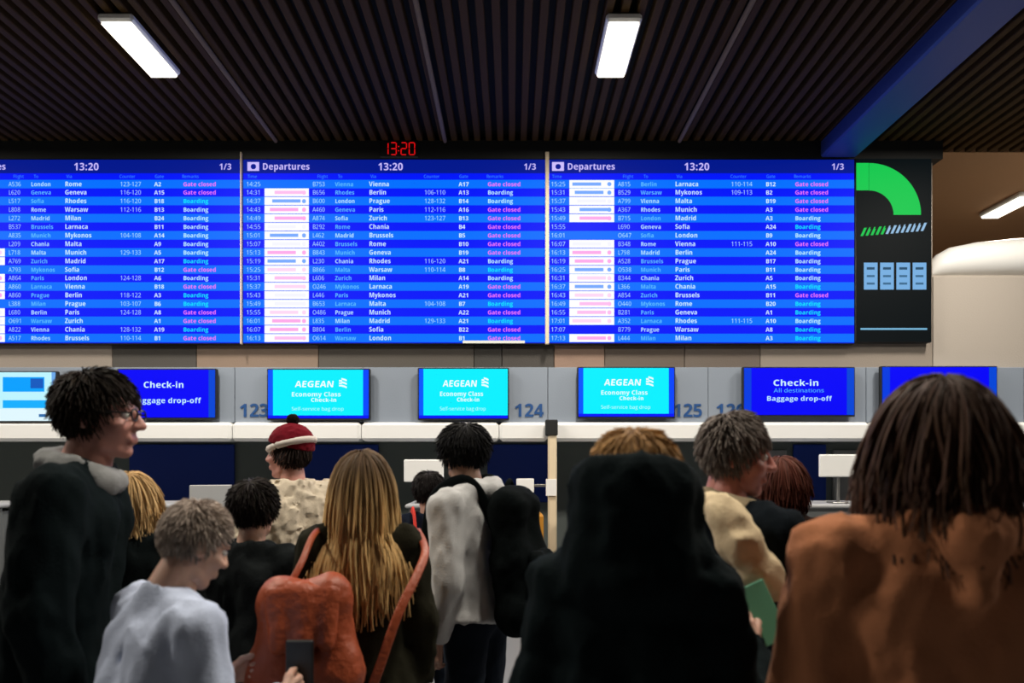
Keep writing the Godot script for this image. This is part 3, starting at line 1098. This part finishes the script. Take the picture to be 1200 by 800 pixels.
func build_people() -> void:
	var fair := Color(.55, .33, .25)
	var rosy := Color(.52, .25, .20)
	var down := [Vector3(.20, -1, .05), Vector3(.0, -1, -.2), "relaxed"]
	var hold := [Vector3(.12, -1, -.1), Vector3(-.25, .1, -1), "grip"]
	var black_cloth := cloth(Color("11191b"), 0.0)
	# man in glasses at the left, walking to the right
	var man := person("man in profile with dark hair and glasses, black coat, at the left edge", {"at": stand(62, 2.0), "height": 1.815, "lean": 9.0, "yaw": deg_to_rad(-72), "look": -8.0, "skin": rosy, "hair": "short", "hair_colour": Color(.025, .018, .014), "top": black_cloth, "thick": .036, "hem": .55, "wear": "coat", "wide": 1.05})
	glasses(man)
	scarf(man, cloth(Color("8d8f8f")), "scarf")
	# short fair-haired person
	person("person with fair blond hair and dark clothes, right behind the man in glasses", {"at": stand(150, 2.55), "height": 1.50, "yaw": deg_to_rad(15), "skin": fair, "hair": "bob", "hair_colour": Color(.42, .26, .11), "hair_tips": Color(.62, .42, .20), "hair_length": .2, "top": cloth(Color("121819"), 0.0), "thick": .03})
	# grey cropped person in pale blue
	var c := person("grey-haired person bending forward in a pale blue jacket", {"at": stand(146, 1.6), "height": 1.46, "yaw": deg_to_rad(-40), "lean": 16.0, "nod": 24.0, "skin": fair, "hair": "crop", "hair_colour": Color(.40, .33, .28), "top": cloth(Color("bcc7de")), "thick": .03, "arms": [hold, hold]})
	tag(part("phone", boxm(Vector3(.075, .15, .011), .004), M.case, self, c.root.transform * (c.joints[0][2] + Vector3(-.05, .06, -.10) * c.S)), "dark phone held by the person in pale blue", "phone")
	# black-coated short person
	person("short dark-haired person in charcoal between the pale blue jacket and the maroon hat", {"at": stand(290, 2.45), "height": 1.47, "yaw": deg_to_rad(-10), "skin": fair, "hair": "short", "hair_colour": Color(.02, .016, .014), "top": cloth(Color("1d2122"), .05), "thick": .035})
	# maroon hat, cream jacket
	var e := person("person in a maroon hat with a white band and a cream jacket", {"at": stand(346, 3.2), "height": 1.70, "yaw": deg_to_rad(48), "look": 30.0, "skin": rosy, "hair": "short", "hair_colour": Color(.03, .02, .017), "hair_below": .03, "top": cloth(Color("cfc3ae"), .5), "thick": .045, "wrinkle": .022, "weave": Vector3(3.2, 3.2, 3.2), "legs": black_cloth})
	hat(e)
	# blonde woman
	var f := person("woman seen from behind with long blonde hair and a dark olive jacket", {"at": stand(424, 2.3), "height": 1.575, "wide": .84, "yaw": deg_to_rad(8), "skin": fair, "hair": "long", "hair_colour": Color(.09, .055, .03), "hair_tips": Color(.62, .40, .17), "hair_length": .54, "lock": .0072, "top": cloth(Color("24231a"), .05), "thick": .03})
	shoulder_bag(f)
	# teenager with coral rucksack
	var n := person("short dark-haired person in navy, between the blonde woman and the man in grey", {"at": stand(503, 3.7), "height": 1.48, "yaw": deg_to_rad(10), "skin": fair, "hair": "short", "hair_colour": Color(.018, .015, .015), "top": cloth(Color("141b28")), "thick": .03})
	rucksack(n, cloth(Color("d9473f")), "coral red rucksack on the short person in navy", .26, .30, .13, 1.05)
	# man with backpack
	var g := person("man seen from behind with short dark hair, grey hooded top and a black backpack", {"at": stand(559, 2.85), "height": 1.70, "yaw": deg_to_rad(62), "look": -38.0, "lean": 5.0, "hem": .93, "skin": Color(.48, .28, .2), "hair": "short", "hair_colour": Color(.012, .012, .013), "volume": -.003, "hood": "down", "top": cloth(Color("bcbdbd")), "thick": .03, "arms": [down, [Vector3(.13, -1, .10), Vector3(-.02, -1, -.22), "relaxed"]]})
	rucksack(g, cloth(Color("0b1011"), 0.0), "large black backpack on the man in the grey hooded top", .29, .56, .17, .90)
	# black padded jacket in front
	var h := person("person in a bulky black hooded jacket with brown hair, close in front", {"at": stand(742, 1.45), "height": 1.60, "yaw": deg_to_rad(-14), "lean": 5.0, "nod": 10.0, "skin": fair, "hair": "short", "hair_colour": Color(.26, .14, .055), "hair_tips": Color(.40, .23, .09), "volume": .008, "hood": "high", "arms": [[Vector3(.22, -1, .0), Vector3(.20, .30, -.8), "grip"], down], "hood_top": .035, "top": black_cloth, "thick": .036, "wide": .88, "wrinkle": .016, "quilt": .012, "hem": .7})
	# elderly person in profile
	var i := person("grey-haired person with a rosy face turned right, behind the bulky black jacket", {"at": stand(846, 2.0), "height": 1.68, "yaw": deg_to_rad(-62), "look": -42.0, "nod": 6.0, "skin": Color(.56, .22, .18), "hair": "short", "hair_colour": Color(.19, .16, .14), "top": cloth(Color("0e1419"), .05), "thick": .035, "arms": [down, hold]})
	var inv: Transform3D = i.root.transform.affine_inverse()
	var fall := []
	var line := [at(832, 592, 1.86), at(850, 604, 1.80), at(868, 634, 1.77), at(890, 668, 1.765), at(909, 694, 1.78)]
	var girth := [.035, .045, .052, .046, .03]
	for k in 4:
		fall.append(["c", inv * line[k], inv * line[k + 1], girth[k], girth[k + 1]])
	part("shawl", nets(fall, .009, .03, .014, Vector3(1.5, 1.5, 1.5)).mesh(), cloth(Color("d6c3a0")), i.root).set_meta("label", "cream shawl end hanging over the shoulder")
	scarf(i, cloth(Color("cbb998")), "scarf")
	var grip: Vector3 = h.root.transform * (h.joints[0][2] + (h.joints[0][2] - h.joints[0][1]).normalized() * .085)
	var leaf := part("leaflet", boxm(Vector3(.07, .15, .006), .002), paint(Color("5fae8d"), .6), self, grip + Vector3(.015, .045, .0))
	leaf.rotation = Vector3(-.25, .2, .35)
	tag(leaf, "green leaflet in the right hand of the person in the bulky black jacket", "paper")
	# dark brown coat
	person("person in a dark brown coat with reddish hair, behind the woman in the camel coat", {"at": stand(914, 2.75), "height": 1.56, "yaw": deg_to_rad(-35), "skin": rosy, "hair": "bob", "hair_colour": Color(.10, .03, .02), "hair_length": .18, "top": cloth(Color("20130f"), .05), "thick": .04, "hem": .6})
	# woman in camel coat
	person("woman from behind with dark brown hair and a camel brown coat, right edge", {"at": stand(1112, 1.3), "height": 1.69, "yaw": deg_to_rad(-6), "skin": fair, "hair": "bob", "hood": "down", "hair_colour": Color(.04, .021, .014), "hair_tips": Color(.06, .03, .019), "hair_length": .27, "volume": .016, "lock": .0072, "spread": .3, "top": cloth(Color("a56d4d"), .3), "thick": .04, "wear": "coat", "hem": .5, "wide": 1.12, "wrinkle": .02, "collar": .08})

func glasses(p: Dictionary) -> void:
	var o := Net.new()
	for sx in [-1.0, 1.0]:
		var loop := PackedVector3Array()
		for k in 17:
			var a := TAU * k / 16
			loop.append(p.head * Vector3(sx * .033 + cos(a) * .024, .003 + sin(a) * .017, -.104))
		add_tube(o, loop, .0028, .0028, 6)
		add_tube(o, PackedVector3Array([p.head * Vector3(sx * .057, .008, -.102), p.head * Vector3(sx * .078, .008, -.06), p.head * Vector3(sx * .084, .006, .015)]), .003, .003, 6)
	add_tube(o, PackedVector3Array([p.head * Vector3(-.011, .008, -.105), p.head * Vector3(0, .012, -.108), p.head * Vector3(.011, .008, -.105)]), .0025, .0025, 6)
	part("glasses", o.mesh(), M.case, p.root)

func scarf(p: Dictionary, m: Material, called: String) -> void:
	var s := []
	var last := Vector3.ZERO
	for k in 13:
		var a := TAU * k / 12
		var q: Vector3 = p.J.call(Vector3(sin(a) * .085, 1.47 + .02 * cos(a), .01 + cos(a) * .085))
		if k:
			s.append(["c", last, q, .034 * p.S, .034 * p.S])
		last = q
	part(called, nets(s, .01, .02, .018).mesh(), m, p.root)

func hat(p: Dictionary) -> void:
	var t: Transform3D = p.head
	var crown := nets([["e", Vector3(0, .05, .015), Vector3(.098, .10, .112)], ["p", Vector3(0, .04, 0), Vector3(0, -1, -.25).normalized()]], .007, .02, .006, Vector3.ONE * 4)
	var o := Net.new()
	o.add(crown, t)
	var h := part("hat", o.mesh(), cloth(Color("6e1522"), .4), p.root)
	var loop := PackedVector3Array()
	for k in 29:
		var a := TAU * k / 28
		loop.append(t * Vector3(sin(a) * .094, .045 - .026 * cos(a) * -1.0, .015 + cos(a) * .108))
	var b := part("hat_band", tube(loop, .016, .016, 8), cloth(Color("d8cfc8"), .4), h)
	b.set_meta("label", "white knitted band")
	var pom := Net.new()
	pom.add(nets([["e", Vector3(0, .165, .02), Vector3(.03, .03, .03)]], .006, .01, .012, Vector3.ONE * 8), t)
	part("pompom", pom.mesh(), cloth(Color("17110f"), .4), h)

func rucksack(p: Dictionary, m: Material, label: String, w: float, h: float, d: float, low: float) -> void:
	var S: float = p.S
	var r := thing("rucksack", label, "backpack", p.root.position, p.root.rotation.y)
	var b: Vector3 = p.J.call(Vector3(0, low, .14 + d / 2))
	var top: Vector3 = p.J.call(Vector3(0, low + h, .14 + d / 2))
	var k := d * .42
	var x := Vector3(w / 2 - k, 0, 0)
	var s := []
	for sx in [-1.0, 1.0]:
		s.append(["c", b + x * sx + Vector3(0, k, 0), top + x * sx * .8 - Vector3(0, k, 0), k * 1.05, k * .95])
	s.append(["c", b - x + Vector3(0, k, 0), b + x + Vector3(0, k, 0), k, k])
	s.append(["c", top - x * .6 - Vector3(0, k, 0), top + x * .6 - Vector3(0, k, 0), k, k])
	s.append(["c", (b + top) / 2 - x, (b + top) / 2 + x, k, k])
	part("bag_body", nets(s, .012, .06, .012).mesh(), m, r)
	var pk := Vector3(0, 0, k + .02)
	var q := b.lerp(top, .18) + pk
	var q2 := b.lerp(top, .5) + pk
	part("front_pocket", nets([["c", q - x * .6, q2 - x * .55, .05, .045], ["c", q + x * .6, q2 + x * .55, .05, .045], ["c", q - x * .6, q + x * .6, .05, .05]], .01, .04, .008).mesh(), m, r)
	var mid := b.lerp(top, .72)
	for sx in [-1.0, 1.0]:
		var reach: float = .088 * sx
		var pts := [mid + Vector3(reach * .8, 0, -k * .8), p.J.call(Vector3(reach * 1.1, 1.475, .10)), p.J.call(Vector3(reach * 1.2, 1.512, .015)), p.J.call(Vector3(reach * 1.3, 1.44, -.11)), p.J.call(Vector3(reach * 1.5, 1.25, -.155))]
		part("strap", tube(smooth(pts), .026, .024, 10, .35, Vector3(1, 0, .05)), m, r)
	part("top_handle", tube(smooth([top + Vector3(-.04, -.02, -.02), top + Vector3(0, .035, -.02), top + Vector3(.04, -.02, -.02)]), .011, .011, 8), m, r)

func shoulder_bag(p: Dictionary) -> void:
	var leather := paint(Color("9c4522"), .5, 0, .6)
	var bag := thing("leather_bag", "large rust orange leather bag slung behind the blonde woman", "bag", at(358, 742, 2.02), .15)
	var s := [["c", Vector3(-.09, -.12, 0), Vector3(-.07, .12, 0), .07, .05], ["c", Vector3(.09, -.12, 0), Vector3(.07, .12, 0), .07, .05], ["c", Vector3(-.09, -.12, 0), Vector3(.09, -.12, 0), .075, .075], ["c", Vector3(-.07, .10, 0), Vector3(.07, .10, 0), .05, .05]]
	part("pouch", nets(s, .01, .06, .010).mesh(), leather, bag)
	part("flap", nets([["c", Vector3(-.08, .12, .03), Vector3(-.07, -.02, .075), .035, .02], ["c", Vector3(.08, .12, .03), Vector3(.07, -.02, .075), .035, .02], ["c", Vector3(0, .12, .03), Vector3(0, -.05, .08), .04, .02]], .009, .06, .008).mesh(), leather, bag)
	part("handle", tube(smooth([Vector3(-.06, .12, 0), Vector3(-.02, .20, -.05), Vector3(.0, .27, -.15), Vector3(.01, .27, -.28), Vector3(.01, .16, -.37)]), .010, .010, 8, .5), leather, bag)
	part("strap", tube(smooth([Vector3(.10, -.16, .02), Vector3(.16, -.20, .05), Vector3(.20, -.14, .06), Vector3(.27, .05, .02), Vector3(.33, .16, -.06), Vector3(.355, .22, -.16), Vector3(.33, .27, -.34)]), .014, .014, 8, .3), leather, bag)
